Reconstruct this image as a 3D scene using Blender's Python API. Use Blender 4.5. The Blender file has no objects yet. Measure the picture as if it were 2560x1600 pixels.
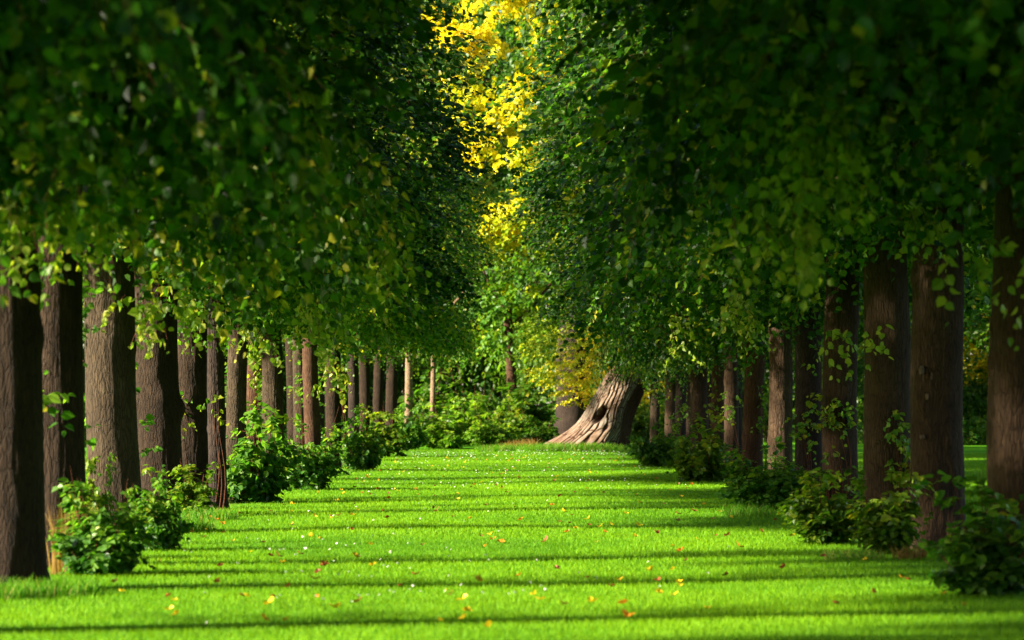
import bpy, math, random
import numpy as np
from mathutils import Vector

sc = bpy.context.scene
R = math.radians
# ------------------------------------------------------------------ camera
EYE = 1.35
cam_d = bpy.data.cameras.new('camera')
cam = bpy.data.objects.new('camera', cam_d)
sc.collection.objects.link(cam)
cam.location = (0, 0, EYE)
cam.rotation_euler = (R(90), 0, 0)
cam_d.sensor_width = 36
cam_d.lens = 112.5
cam_d.shift_x = -10 / 2560
cam_d.shift_y = 205 / 2560
cam_d.clip_start = 0.5
cam_d.clip_end = 2000
cam_d.dof.use_dof = True
cam_d.dof.focus_distance = 44
cam_d.dof.aperture_fstop = 3.3
sc.camera = cam
# ------------------------------------------------------------------ world and sun
SUN_EL, SUN_BACK = R(21), R(17)      # elevation; how far the sun stands behind the camera, from the left
w = bpy.data.worlds.new("World"); sc.world = w
w.use_nodes = True
nt = w.node_tree
bg = nt.nodes['Background']
sky = nt.nodes.new('ShaderNodeTexSky')
sky.sky_type = 'NISHITA'
sky.sun_disc = False
sky.sun_elevation = SUN_EL
to_sun = Vector((-math.cos(SUN_BACK) * math.cos(SUN_EL), -math.sin(SUN_BACK) * math.cos(SUN_EL), math.sin(SUN_EL)))
sky.sun_rotation = math.atan2(to_sun.x, to_sun.y)
nt.links.new(sky.outputs[0], bg.inputs[0])
bg.inputs[1].default_value = 0.055
sl = bpy.data.lights.new('sun', 'SUN')
sun = bpy.data.objects.new('sun', sl)
sc.collection.objects.link(sun)
sl.energy = 5.0
sl.angle = R(2.0)
sl.color = (1.0, 0.90, 0.70)
sun.rotation_euler = to_sun.to_track_quat('Z', 'Y').to_euler()
sc.view_settings.view_transform = 'Standard'
sc.view_settings.look = 'None'
sc.view_settings.exposure = 2.55
sc.view_settings.gamma = 1.0
sc.cycles.max_bounces = 6
sc.cycles.diffuse_bounces = 3
sc.cycles.glossy_bounces = 2
sc.cycles.transmission_bounces = 4
sc.cycles.use_denoising = True
sc.cycles.caustics_reflective = False
sc.cycles.caustics_refractive = False

rng = np.random.default_rng(11)
random.seed(5)
F = 8000.0
VX, VY = 1290.0, 1005.0
def gpt(px, py):                       # a ground point the photograph shows at px, py
    d = EYE * F / (py - VY)
    return (px - VX) * d / F, d

# ------------------------------------------------------------------ helpers
def vnoise(p, seed=0):
    """value noise, p (N,3) -> (N,) in 0..1"""
    p = np.asarray(p, float)
    i = np.floor(p).astype(np.int64); f = p - i
    f = f * f * (3 - 2 * f)
    def h(a):
        n = (a[:, 0] * 374761393 + a[:, 1] * 668265263 + a[:, 2] * 2147483647 + seed * 144269) & 0xffffffff
        n = ((n ^ (n >> 13)) * 1274126177) & 0xffffffff
        n = n ^ (n >> 16)
        return (n & 0xffff) / 65535.0
    out = 0
    for dx in (0, 1):
        for dy in (0, 1):
            for dz in (0, 1):
                wgt = (f[:, 0] if dx else 1 - f[:, 0]) * (f[:, 1] if dy else 1 - f[:, 1]) * (f[:, 2] if dz else 1 - f[:, 2])
                out = out + wgt * h(i + np.array([dx, dy, dz]))
    return out

def fbm(p, seed=0, o=3):
    s, a, t = 0, 0.5, 0
    p = np.asarray(p, float)
    for k in range(o):
        s = s + a * vnoise(p * 2 ** k, seed + k); t += a; a *= 0.5
    return s / t

def mesh_np(name, verts, faces, mats, tint=None, fmat=None, smooth=False):
    """faces: list of (n,k) int arrays"""
    me = bpy.data.meshes.new(name)
    nv = len(verts)
    me.vertices.add(nv)
    me.vertices.foreach_set('co', np.asarray(verts, np.float32).ravel())
    loops = np.concatenate([f.ravel() for f in faces]).astype(np.int32)
    sizes = np.concatenate([np.full(len(f), f.shape[1]) for f in faces]).astype(np.int32)
    starts = np.concatenate([[0], np.cumsum(sizes)[:-1]]).astype(np.int32)
    me.loops.add(len(loops)); me.loops.foreach_set('vertex_index', loops)
    me.polygons.add(len(sizes))
    me.polygons.foreach_set('loop_start', starts)
    for m in mats: me.materials.append(m)
    if fmat is not None: me.polygons.foreach_set('material_index', np.asarray(fmat, np.int32))
    me.polygons.foreach_set('use_smooth', np.full(len(sizes), bool(smooth)))
    if tint is not None:
        a = me.attributes.new('tint', 'FLOAT', 'POINT')
        a.data.foreach_set('value', np.asarray(tint, np.float32))
    me.update(calc_edges=True)
    me.validate()
    return me

def link(name, me, parent=None, loc=(0, 0, 0), rot=(0, 0, 0), scale=(1, 1, 1)):
    o = bpy.data.objects.new(name, me)
    sc.collection.objects.link(o)
    o.location = loc; o.rotation_euler = rot; o.scale = scale
    if parent is not None: o.parent = parent
    return o

def tag(o, label=None, cat=None, group=None, kind=None):
    if label: o['label'] = label
    if cat: o['category'] = cat
    if group: o['group'] = group
    if kind: o['kind'] = kind
    return o

def thing(name, label, cat, loc, rotz=0, group=None):
    return tag(link(name, None, None, loc, (0, 0, rotz)), label, cat, group)

def nrm(a):
    return a / np.maximum(np.linalg.norm(a, axis=-1, keepdims=True), 1e-9)

# ------------------------------------------------------------------ materials
def new_mat(name):
    m = bpy.data.materials.new(name); m.use_nodes = True
    n = m.node_tree
    for x in list(n.nodes): n.nodes.remove(x)
    return m, n, n.nodes, n.links

def ramp(N, stops):
    r = N.new('ShaderNodeValToRGB')
    while len(r.color_ramp.elements) < len(stops): r.color_ramp.elements.new(0.5)
    for e, (p, c) in zip(r.color_ramp.elements, stops):
        e.position = p; e.color = (*c, 1)
    return r

def leaf_mat(name, stops, trans=0.5, tgain=(1.4, 1.7, 0.6), gloss=0.22, rough=0.42):
    m, n, N, L = new_mat(name)
    at = N.new('ShaderNodeAttribute'); at.attribute_name = 'tint'
    r = ramp(N, stops); L.new(at.outputs['Fac'], r.inputs[0])
    bs = N.new('ShaderNodeBsdfPrincipled'); L.new(r.outputs[0], bs.inputs['Base Color'])
    bs.inputs['Roughness'].default_value = rough
    bs.inputs['Specular IOR Level'].default_value = gloss
    mul = N.new('ShaderNodeMix'); mul.data_type = 'RGBA'; mul.blend_type = 'MULTIPLY'
    mul.inputs[0].default_value = 1
    L.new(r.outputs[0], mul.inputs[6]); mul.inputs[7].default_value = (*tgain, 1)
    tr = N.new('ShaderNodeBsdfTranslucent'); L.new(mul.outputs[2], tr.inputs[0])
    mx = N.new('ShaderNodeMixShader'); mx.inputs[0].default_value = trans
    L.new(bs.outputs[0], mx.inputs[1]); L.new(tr.outputs[0], mx.inputs[2])
    o = N.new('ShaderNodeOutputMaterial'); L.new(mx.outputs[0], o.inputs[0])
    return m

LIME = leaf_mat('lime_leaf', [(0, (.003, .016, .003)), (.42, (.012, .046, .005)), (.78, (.060, .135, .012)), (1, (.24, .20, .012))])
LIME2 = leaf_mat('lime_leaf_lit_tone', [(0, (.005, .024, .004)), (.42, (.022, .072, .007)), (.78, (.100, .19, .016)), (1, (.32, .25, .012))])  # lighter copy of the lime leaf: sunlight on mid-distance crowns put into colour
SPRAY = leaf_mat('lime_spray_lit_tone', [(0, (.03, .08, .008)), (.5, (.09, .15, .014)), (.9, (.24, .29, .04)), (1, (.36, .28, .02))])  # pale colours stand in for sun falling on the hanging sprays
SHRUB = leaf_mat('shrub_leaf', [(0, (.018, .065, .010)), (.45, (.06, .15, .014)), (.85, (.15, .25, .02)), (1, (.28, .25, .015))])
SHRUB_Y = leaf_mat('shrub_leaf_yellow', [(0, (.03, .08, .006)), (.5, (.09, .16, .010)), (.9, (.22, .24, .014)), (1, (.36, .26, .012))])
WOOD_G = leaf_mat('woodland_leaf', [(0, (.018, .06, .006)), (.5, (.05, .12, .010)), (1, (.13, .20, .016))])
WOOD_L = leaf_mat('woodland_leaf_light', [(0, (.05, .12, .008)), (.5, (.11, .21, .012)), (1, (.24, .30, .02))])
YELLOW = leaf_mat('yellow_leaf', [(0, (.20, .26, .008)), (.5, (.50, .45, .008)), (1, (.68, .56, .012))], trans=.5, tgain=(1.2, 1.05, .5))
ORANGE = leaf_mat('autumn_leaf', [(0, (.13, .24, .008)), (.35, (.36, .43, .010)), (.8, (.60, .54, .010)), (1, (.58, .28, .012))], trans=.5, tgain=(1.2, 1.05, .5))
GRASS = leaf_mat('grass_blade', [(0, (.044, .130, .001)), (.5, (.098, .245, .001)), (1, (.168, .325, .002))], trans=.4, tgain=(1.3, 1.1, .3), gloss=.15, rough=.6)
LONGGR = leaf_mat('long_grass', [(0, (.04, .14, .003)), (.6, (.08, .20, .006)), (1, (.30, .22, .06))], trans=.4, gloss=.15, rough=.6)
STRAW = leaf_mat('dry_grass', [(0, (.12, .055, .015)), (1, (.30, .19, .06))], trans=.35, gloss=.1, rough=.7)
PETAL = leaf_mat('daisy', [(0, (.75, .55, .05)), (.4, (.62, .62, .55)), (1, (.66, .66, .60))], trans=.3, tgain=(1, 1, 1), gloss=.2, rough=.6)
FALL = {
    'yellow': leaf_mat('fallen_yellow', [(0, (.50, .30, .01)), (1, (.72, .52, .03))], trans=.35, tgain=(1, 1, .6)),
    'orange': leaf_mat('fallen_orange', [(0, (.40, .12, .012)), (1, (.60, .24, .02))], trans=.3, tgain=(1, 1, .6)),
    'brown': leaf_mat('fallen_brown', [(0, (.11, .028, .012)), (1, (.25, .075, .022))], trans=.2, tgain=(1, 1, .6)),
}

def bark_mat(name, c0, c1, c2, sx=26, sz=4.5, bump=.7, moss=0.0):
    m, n, N, L = new_mat(name)
    tc = N.new('ShaderNodeTexCoord')
    mp = N.new('ShaderNodeMapping'); mp.inputs['Scale'].default_value = (sx, sx, sz)
    L.new(tc.outputs['Object'], mp.inputs[0])
    no = N.new('ShaderNodeTexNoise'); no.inputs['Scale'].default_value = 1.6; no.inputs['Detail'].default_value = 6; no.inputs['Roughness'].default_value = .65
    L.new(mp.outputs[0], no.inputs[0])
    vo = N.new('ShaderNodeTexVoronoi'); vo.feature = 'DISTANCE_TO_EDGE'; vo.inputs['Scale'].default_value = 2.2
    mixv = N.new('ShaderNodeMix'); mixv.data_type = 'VECTOR'; mixv.inputs[0].default_value = .25
    L.new(mp.outputs[0], mixv.inputs[4]); L.new(no.outputs['Color'], mixv.inputs[5])
    L.new(mixv.outputs[1], vo.inputs[0])
    big = N.new('ShaderNodeTexNoise'); big.inputs['Scale'].default_value = 2.3; big.inputs['Detail'].default_value = 3
    L.new(tc.outputs['Object'], big.inputs[0])
    r = ramp(N, [(.25, c0), (.52, c1), (.78, c2)])
    ad = N.new('ShaderNodeMath'); ad.operation = 'MULTIPLY_ADD'; ad.inputs[1].default_value = .55
    L.new(no.outputs[0], ad.inputs[0])
    m2 = N.new('ShaderNodeMath'); m2.operation = 'MULTIPLY'; m2.inputs[1].default_value = .45
    L.new(big.outputs[0], m2.inputs[0]); L.new(m2.outputs[0], ad.inputs[2])
    L.new(ad.outputs[0], r.inputs[0])
    crack = ramp(N, [(0, (.35, .35, .35)), (.12, (1, 1, 1))]); L.new(vo.outputs[0], crack.inputs[0])
    mul = N.new('ShaderNodeMix'); mul.data_type = 'RGBA'; mul.blend_type = 'MULTIPLY'; mul.inputs[0].default_value = .8
    L.new(r.outputs[0], mul.inputs[6]); L.new(crack.outputs[0], mul.inputs[7])
    bs = N.new('ShaderNodeBsdfPrincipled'); L.new(mul.outputs[2], bs.inputs['Base Color'])
    bs.inputs['Roughness'].default_value = .9; bs.inputs['Specular IOR Level'].default_value = .15
    hs = N.new('ShaderNodeMath'); hs.operation = 'ADD'
    cm = N.new('ShaderNodeMath'); cm.operation = 'MINIMUM'; cm.inputs[1].default_value = .18
    L.new(vo.outputs[0], cm.inputs[0])
    c3 = N.new('ShaderNodeMath'); c3.operation = 'MULTIPLY'; c3.inputs[1].default_value = 4
    L.new(cm.outputs[0], c3.inputs[0]); L.new(c3.outputs[0], hs.inputs[0]); L.new(no.outputs[0], hs.inputs[1])
    bp = N.new('ShaderNodeBump'); bp.inputs['Strength'].default_value = bump; bp.inputs['Distance'].default_value = .02
    L.new(hs.outputs[0], bp.inputs['Height']); L.new(bp.outputs[0], bs.inputs['Normal'])
    o = N.new('ShaderNodeOutputMaterial'); L.new(bs.outputs[0], o.inputs[0])
    return m

BARK = {
    'brown': bark_mat('bark_brown', (.009, .005, .003), (.023, .013, .007), (.052, .032, .018)),
    'warm': bark_mat('bark_warm', (.016, .009, .005), (.042, .024, .013), (.092, .056, .033)),
    'grey': bark_mat('bark_grey', (.015, .010, .006), (.042, .028, .016), (.105, .075, .046)),
    'red': bark_mat('bark_reddish', (.020, .009, .005), (.062, .030, .016), (.14, .078, .045)),
    'dark': bark_mat('bark_dark', (.012, .008, .006), (.028, .018, .014), (.06, .04, .03)),
    'pale': bark_mat('bark_pale', (.09, .055, .032), (.20, .13, .08), (.34, .25, .17)),
}
TWIG = bark_mat('twig_bark', (.05, .018, .010), (.10, .035, .018), (.15, .06, .03), sx=30, sz=10, bump=.1)

# ------------------------------------------------------------------ leaf geometry
LEAF = np.array([[0, 0, 0], [-.40, .20, .10], [-.42, .58, .13], [0, 1.08, -.06], [.42, .58, .13], [.40, .20, .10]], float)
LEAF_F = np.array([[0, 3, 2, 1], [0, 5, 4, 3]])

def leaves_np(P, T, Nn, S):
    T = nrm(T); B = nrm(np.cross(T, Nn)); Nn = np.cross(B, T)
    fold = rng.uniform(.2, 1.6, len(P))
    V = (P[:, None, :] + S[:, None, None] * (LEAF[None, :, 0:1] * B[:, None, :] + LEAF[None, :, 1:2] * T[:, None, :]
         + (LEAF[None, :, 2:3] * fold[:, None, None]) * Nn[:, None, :]))
    n = len(P)
    Fq = (np.arange(n)[:, None, None] * 6 + LEAF_F[None]).reshape(-1, 4)
    return V.reshape(-1, 3), Fq

def tubes_np(lines, radii, sides=3):
    """lines (n,k,3) radii (n,k): many thin tubes"""
    n, k, _ = lines.shape
    tan = nrm(np.gradient(lines, axis=1))
    ref = np.where(np.abs(tan[..., 2:3]) > .9, np.array([1., 0, 0]), np.array([0, 0, 1.]))
    a = nrm(np.cross(tan, ref)); b = np.cross(tan, a)
    th = np.arange(sides) / sides * 2 * math.pi
    V = lines[:, :, None, :] + radii[:, :, None, None] * (np.cos(th)[None, None, :, None] * a[:, :, None, :] + np.sin(th)[None, None, :, None] * b[:, :, None, :])
    idx = np.arange(n * k * sides).reshape(n, k, sides)
    f = np.stack([idx[:, :-1], np.roll(idx, -1, 2)[:, :-1], np.roll(idx, -1, 2)[:, 1:], idx[:, 1:]], -1).reshape(-1, 4)
    return V.reshape(-1, 3), f

def sprays_np(C, D, nl, Ln, droop, size, tint_c, tvar=.2, up=.55, noise=.45, stem=.0025):
    """leafy drooping twigs. C,D (m,3); Ln (m,) ; tint_c (m,)"""
    m = len(C)
    D = nrm(D)
    side = nrm(np.cross(D, np.array([0, 0, 1.])) + 1e-4)
    t = (np.arange(nl) + 1) / nl
    pts = C[:, None, :] + D[:, None, :] * (Ln[:, None] * t)[..., None]
    pts[..., 2] -= (droop * Ln)[:, None] * t ** 2
    sgn = np.where(np.arange(nl) % 2 == 0, 1, -1)[None, :, None]
    T = D[:, None, :] * .45 + side[:, None, :] * sgn * .75 + np.array([0, 0, -.55]) + rng.normal(0, .35, (m, nl, 3))
    Nn = np.array([0, 0, 1.]) * up + D[:, None, :] * .5 + rng.normal(0, noise, (m, nl, 3))
    S = size * rng.uniform(.65, 1.2, (m, nl)) * (1 - .35 * t[None, :] ** 3)
    pts = pts + rng.normal(0, .02, pts.shape)
    V, f = leaves_np(pts.reshape(-1, 3), T.reshape(-1, 3), Nn.reshape(-1, 3), S.ravel())
    ti = np.clip(tint_c[:, None] + rng.normal(0, tvar, (m, nl)), 0, .93).ravel()
    ti[rng.random(len(ti)) < .003] = 1.0
    ti = np.repeat(ti, 6)
    tt = np.linspace(0, 1, 4)
    ln = C[:, None, :] + D[:, None, :] * (Ln[:, None] * tt)[..., None]
    ln[..., 2] -= (droop * Ln)[:, None] * tt ** 2
    tv, tf = tubes_np(ln, np.broadcast_to(stem * (1.3 - tt)[None, :], (m, 4)))
    Vall = np.concatenate([V, tv]); Fall = np.concatenate([f, tf + len(V)])
    fm = np.concatenate([np.zeros(len(f)), np.ones(len(tf))])
    return Vall, Fall, fm, np.concatenate([ti, np.zeros(len(tv))])

def crown_profile(z, z0, z1, r):
    u = np.clip((z - z0) / (z1 - z0), 0, 1)
    return r * (0.80 + .36 * np.sin(np.minimum(u * 1.5, 1) * math.pi * .55)) * np.sqrt(np.clip(1 - np.clip((u - .55) / .5, 0, 1) ** 2, 0, 1))

def make_crown(name, mat, z0=2.75, z1=8.2, r=2.55, nspray=2100, nl=15, size=.098, lumps=48, fringe=330, tmean=.42, ln=(.35, .7), asym=0.0):
    # lump centres give the light and dark clumps
    lz = rng.uniform(z0 + .1, z1 - .4, lumps)
    la = rng.uniform(0, 2 * math.pi, lumps)
    lr = crown_profile(lz, z0, z1, r) * rng.uniform(.45, .98, lumps)
    LC = np.stack([np.cos(la) * lr, np.sin(la) * lr, lz], 1)
    lt = rng.normal(tmean, .2, lumps)
    n1 = int(nspray * .84)
    k = rng.integers(0, lumps, n1)
    C1 = LC[k] + rng.normal(0, .31, (n1, 3)) * np.array([1, 1, .8])
    n2 = nspray - n1
    z = rng.uniform(z0, z1, n2); a = rng.uniform(0, 2 * math.pi, n2)
    rr = crown_profile(z, z0, z1, r) * rng.random(n2) ** .45
    C2 = np.stack([np.cos(a) * rr, np.sin(a) * rr, z], 1)
    a = rng.uniform(0, 2 * math.pi, fringe)
    rr = r * .92 * np.sqrt(rng.random(fringe))
    # the hanging fringe: bunches of different length
    nb = 12
    ba = rng.uniform(0, 2 * math.pi, nb); br = r * .95 * np.sqrt(rng.random(nb)); bd = rng.uniform(.1, .9, nb) ** 1.7
    kb = rng.integers(0, nb, fringe)
    C3 = np.stack([np.cos(a) * rr, np.sin(a) * rr, z0 + rng.uniform(-.12, .3, fringe)], 1)
    h_ = fringe // 2
    C3[:h_, 0] = (np.cos(ba) * br)[kb[:h_]] + rng.normal(0, .22, h_); C3[:h_, 1] = (np.sin(ba) * br)[kb[:h_]] + rng.normal(0, .22, h_)
    C3[:h_, 2] = z0 + .15 - rng.random(h_) * (bd[kb[:h_]] + .1)
    C = np.concatenate([C1, C2, C3])
    C[:-fringe, 2] = np.maximum(C[:-fringe, 2], z0 - .1 + .35 * (vnoise(C[:-fringe] * np.array([.9, .9, 0]), 4) - .3))
    if asym:      # unseen outer underside shaped higher to let low sun in under the crown
        zb = z0 + asym * np.clip(-C[:, 0] + .2, 0, 9)
        C[:, 2] = z1 - (z1 - C[:, 2]) * (z1 - zb) / (z1 - z0)
    D = nrm(C * np.array([1, 1, 0])) * .9 + rng.normal(0, .55, C.shape)
    D[:, 2] = D[:, 2] * .5 - .1
    D[-fringe:, 2] -= .9
    T = np.concatenate([lt[k], rng.normal(tmean, .14, n2), rng.normal(tmean + .1, .14, fringe)])
    L = rng.uniform(ln[0], ln[1], len(C))
    V, f, fm, ti = sprays_np(C, D, nl, L, np.full(len(C), .55), size, T)
    return mesh_np(name, V, [f], [mat, TWIG], ti, fm)

# ------------------------------------------------------------------ trunks
def tube(path, rad, sides=24, flare=0.0, fseed=0, rough=.03, ridge=0.0, nridge=22):
    """one trunk or limb along path (k,3) with radius (k,)"""
    path = np.asarray(path, float); rad = np.asarray(rad, float)
    k = len(path)
    tan = nrm(np.gradient(path, axis=0))
    ref = np.array([0, 1., 0])
    a = nrm(np.cross(ref, tan) + np.array([1e-6, 0, 0])); b = np.cross(tan, a)
    th = np.arange(sides) / sides * 2 * math.pi
    cs, sn = np.cos(th), np.sin(th)
    q = np.stack([np.broadcast_to(cs * 1.6, (k, sides)), np.broadcast_to(sn * 1.6, (k, sides)), np.broadcast_to(path[:, 2:3] * .9, (k, sides))], -1).reshape(-1, 3)
    nz = fbm(q + fseed * 7.3, fseed, 3).reshape(k, sides) - .5
    rr = rad[:, None] * (1 + rough * 5 * nz)
    if flare > 0:
        lob = .55 + .45 * np.cos(th * 5 + fseed) + .3 * np.cos(th * 3 + 2 * fseed)
        rr = rr + (rad[0] * flare * np.exp(-np.maximum(path[:, 2], 0) / .16))[:, None] * lob[None, :]
    if ridge > 0:
        wv = fbm(np.stack([np.broadcast_to(cs * 3, (k, sides)), np.broadcast_to(sn * 3, (k, sides)), np.broadcast_to(path[:, 2:3] * 2.2, (k, sides))], -1).reshape(-1, 3), fseed + 9, 2).reshape(k, sides)
        ph = th[None, :] * nridge + wv * 14
        rr = rr - ridge * (np.clip(np.cos(ph), .2, 1) - .2)
    V = path[:, None, :] + rr[..., None] * (cs[None, :, None] * a[:, None, :] + sn[None, :, None] * b[:, None, :])
    idx = np.arange(k * sides).reshape(k, sides)
    f = np.stack([idx[:-1], np.roll(idx, -1, 1)[:-1], np.roll(idx, -1, 1)[1:], idx[1:]], -1).reshape(-1, 4)
    return V.reshape(-1, 3), f

def trunk_mesh(name, dia, lean, seed, mat, top=6.2, near=True):
    z = np.concatenate([np.linspace(-.15, 3.3, 90 if near else 30), np.linspace(3.5, top, 8)])
    u = np.clip(z, 0, None)
    bend = .03 * np.sin(u * 1.3 + seed)
    path = np.stack([lean * (u / 3) + bend * (u / 3), .02 * np.sin(u * 1.1 + seed * 2), z], 1)
    rad = dia / 2 * (1 - .028 * u) * np.where(z > 3.4, 1 - .14 * (z - 3.4), 1)
    V, f = tube(path, np.maximum(rad, .03), 96 if near else 28, .42, seed, .028, .007 if near else .004, 19 if near else 11)
    g = np.random.default_rng(seed + 5)
    for _ in range(g.integers(3, 7)):         # burrs and old branch swellings
        zz = g.uniform(.5, 3.0); an = g.uniform(math.pi * .9, math.pi * 2.1); sz = g.uniform(.04, .085) * (dia / .5)
        c0 = np.array([np.interp(zz, path[:, 2], path[:, 0]) + math.cos(an) * dia / 2, math.sin(an) * dia / 2, zz])
        q = (V - c0) * np.array([1, 1, .7])
        k = np.exp(-(q ** 2).sum(1) / sz ** 2)
        V = V + (np.array([math.cos(an), math.sin(an), -.2]) * sz * .42)[None] * k[:, None]
    return mesh_np(name, V, [f], [mat], smooth=True), path

def limb_mesh(name, mat, seed):
    t = np.linspace(0, 1, 9)
    path = np.stack([t * 1.9, .15 * np.sin(t * 3 + seed), t * 1.5 + .35 * t ** 2 - .1], 1)
    V, f = tube(path, .085 * (1 - .8 * t) + .008, 10, 0, seed, .04)
    return mesh_np(name, V, [f], [mat], smooth=True)

LIMBS = {k: [limb_mesh('limb', m, s) for s in range(3)] for k, m in BARK.items()}
CROWNS = [make_crown('crown', LIME, tmean=.34 + .05 * i) for i in range(4)]
THIN = [make_crown('crown', LIME, nspray=1080, lumps=34, tmean=.40 + .05 * i, asym=(.42, .7)[i % 2]) for i in range(5)]

def set_mat(o, mats):
    for i, m in enumerate(mats):
        o.material_slots[i].link = 'OBJECT'; o.material_slots[i].material = m

def lime_tree(X, d, dia, lean, bark, label, ci, cs=1.0, csz=1.0, rz=None, group=None, crown_mat=None, cz=0, name='lime_tree', limbs=3, top=6.2, roof=0, roof_s=(1.5, 1.25, 1.0), stock=None):
    t = thing(name, label, 'tree', (X, d, 0), 0, group)
    me, path = trunk_mesh('trunk', dia, lean, random.randint(0, 999), BARK[bark], near=d < 60, top=top)
    link('trunk', me, t)
    c = link('crown', (stock or CROWNS)[ci % len(stock or CROWNS)], t, (lean, 0, cz), (0, 0, rz if rz is not None else (random.uniform(-.35, .35) if stock else random.uniform(0, 6.28))), (cs, cs * random.choice((1, -1)), csz))
    if crown_mat: set_mat(c, [crown_mat, TWIG])
    if roof:
        link('extra_upper_crown', (CROWNS if d < 32 else THIN)[(ci + 1) % 4], t, (lean, 0, roof), (0, 0, random.uniform(0, 6.28)), roof_s)  # near copies added out of view to cut sky light; others narrow the gap
    a0 = random.uniform(0, 6)
    for k in range(limbs):
        link('limb', LIMBS[bark][k % 3], t, (lean * 1.1, 0, 3.1 + .45 * k), (0, 0, a0 + k * 2.1))
    return t

GL, GR = 'lime trees of the left row', 'lime trees of the right row'
left = [  # X, d, dia, lean, bark, label
    (-3.70, 10.6, .50, 0.02, 'brown', 'lime tree overhead at far left whose hanging leaves blur before the lens'),
    (-3.65, 14.6, .50, 0.00, 'brown', 'lime tree whose dark blurred foliage fills the upper left corner'),
    (-3.65, 18.6, .48, 0.02, 'brown', 'lime tree with sunlit hanging leaves above the leftmost trunk'),
    (-3.58, 22.7, .50, -.03, 'brown', 'lime tree with the thick brown trunk cut by the left edge'),
    (-3.74, 26.2, .46, -.02, 'brown', 'lime tree with dry grass and a leafy shrub at its foot, second trunk from left'),
    (-4.12, 33.0, .55, -.09, 'grey', 'lime tree with broad grey-brown sunlit trunk and a pale pruning scar'),
    (-4.27, 38.5, .55, -.07, 'brown', 'lime tree with dark smooth trunk right of the broad sunlit one'),
    (-4.44, 44.0, .47, -.04, 'brown', 'lime tree with yellow-green sprouts halfway up its brown trunk'),
    (-3.79, 40.7, .23, -.03, 'dark', 'slim dark lime tree standing on the lawn edge left of the big shrub'),
    (-4.55, 52.0, .34, .02, 'grey', 'lime tree rising behind the left end of the big dark shrub'),
    (-4.58, 56.0, .30, .0, 'red', 'lime tree half hidden by a tall shoot of the big shrub'),
    (-4.18, 55.0, .39, -.02, 'grey', 'lime tree with grey trunk rising behind the middle of the big dark shrub'),
    (-4.45, 66.0, .30, .0, 'grey', 'lime tree with grey trunk in the gap right of the big grey one'),
    (-3.90, 62.0, .32, -.14, 'red', 'lime tree with reddish trunk leaning left above the dark shrub'),
    (-3.64, 64.0, .31, .0, 'brown', 'lime tree whose straight brown trunk meets the lawn between two shrubs'),
    (-3.70, 73.0, .26, .0, 'dark', 'thin dark lime tree just right of the straight brown trunk'),
    (-3.66, 77.0, .27, .02, 'brown', 'thin brown lime tree behind the yellow-tipped shrub'),
    (-3.52, 82.0, .28, .0, 'brown', 'lime tree with grey-brown trunk behind the farther left shrub'),
    (-3.35, 86.0, .33, .0, 'brown', 'dark lime tree just left of the leaning tan trunk'),
    (-3.10, 91.0, .23, .10, 'pale', 'slender lime tree with tan trunk leaning right at far end of left row'),
]
right = [
    (3.75, 11.6, .50, 0.0, 'warm', 'lime tree overhead at far right whose hanging leaves blur before the lens'),
    (3.75, 15.6, .50, 0.0, 'warm', 'lime tree whose dark blurred foliage fills the upper right corner'),
    (3.80, 19.6, .50, 0.0, 'warm', 'lime tree whose drooping blurred sprays hang above the two nearest right trunks'),
    (3.70, 23.5, .50, .02, 'warm', 'lime tree with brown trunk cut by the right edge behind a shrub'),
    (3.91, 29.6, .50, -.03, 'warm', 'lime tree with pale scars on its thick brown trunk, second from right edge'),
    (3.95, 34.0, .52, -.02, 'warm', 'lime tree with wide dark trunk behind the yellow-leaved shrub'),
    (4.06, 40.0, .46, .0, 'warm', 'lime tree with leafy sprouts at mid trunk, left of the wide dark one'),
    (4.20, 46.0, .40, .0, 'dark', 'very dark lime tree right of the grooved grey-brown trunk'),
    (4.30, 52.0, .40, -.02, 'warm', 'lime tree with finely grooved grey-brown trunk above the round dark shrub'),
    (4.13, 56.0, .37, .07, 'red', 'lime tree with reddish-brown furrowed trunk leaning a little right'),
    (4.10, 61.0, .28, .0, 'warm', 'slim lime tree just left of the reddish furrowed trunk'),
    (4.10, 65.0, .28, -.02, 'red', 'slim reddish lime tree behind the yellow-green shrub'),
    (4.02, 70.0, .40, -.02, 'warm', 'lime tree with sunlit foot beside the yellow-green shrub'),
    (3.90, 76.0, .27, .0, 'dark', 'thin dark lime tree behind the sunlit-footed one'),
    (3.86, 80.0, .30, .0, 'warm', 'thin brown lime tree above the dark green shrub near the lawn end'),
    (3.74, 86.0, .28, .0, 'grey', 'thin lime tree nearest the big leaning trunk on its right'),
]
for i, (X, d, dia, lean, bark, lab) in enumerate(left):
    far = d > 78
    lime_tree(X, d, dia, lean, bark, lab, i, cs=(1.06 if dia > .3 else .9) if d < 70 else (.98 if d < 78 else .72), cz=.45 if d < 32 else (.85 if d < 78 else 1.2), csz=random.uniform(.97, 1.05) if d < 32 else random.uniform(.80, .86), group=GL, roof=3.0 + .045 * max(d - 20, 0) if d < 32 and dia > .3 else (1.5 if d < 60 and dia > .3 else 0), roof_s=(1.5, 1.25, 1.0) if d < 32 else (1.28, 1.0, .8), stock=THIN if d > 17 else None, crown_mat=LIME2 if d > 30 else None, limbs=3 if dia > .3 else 2)
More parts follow.
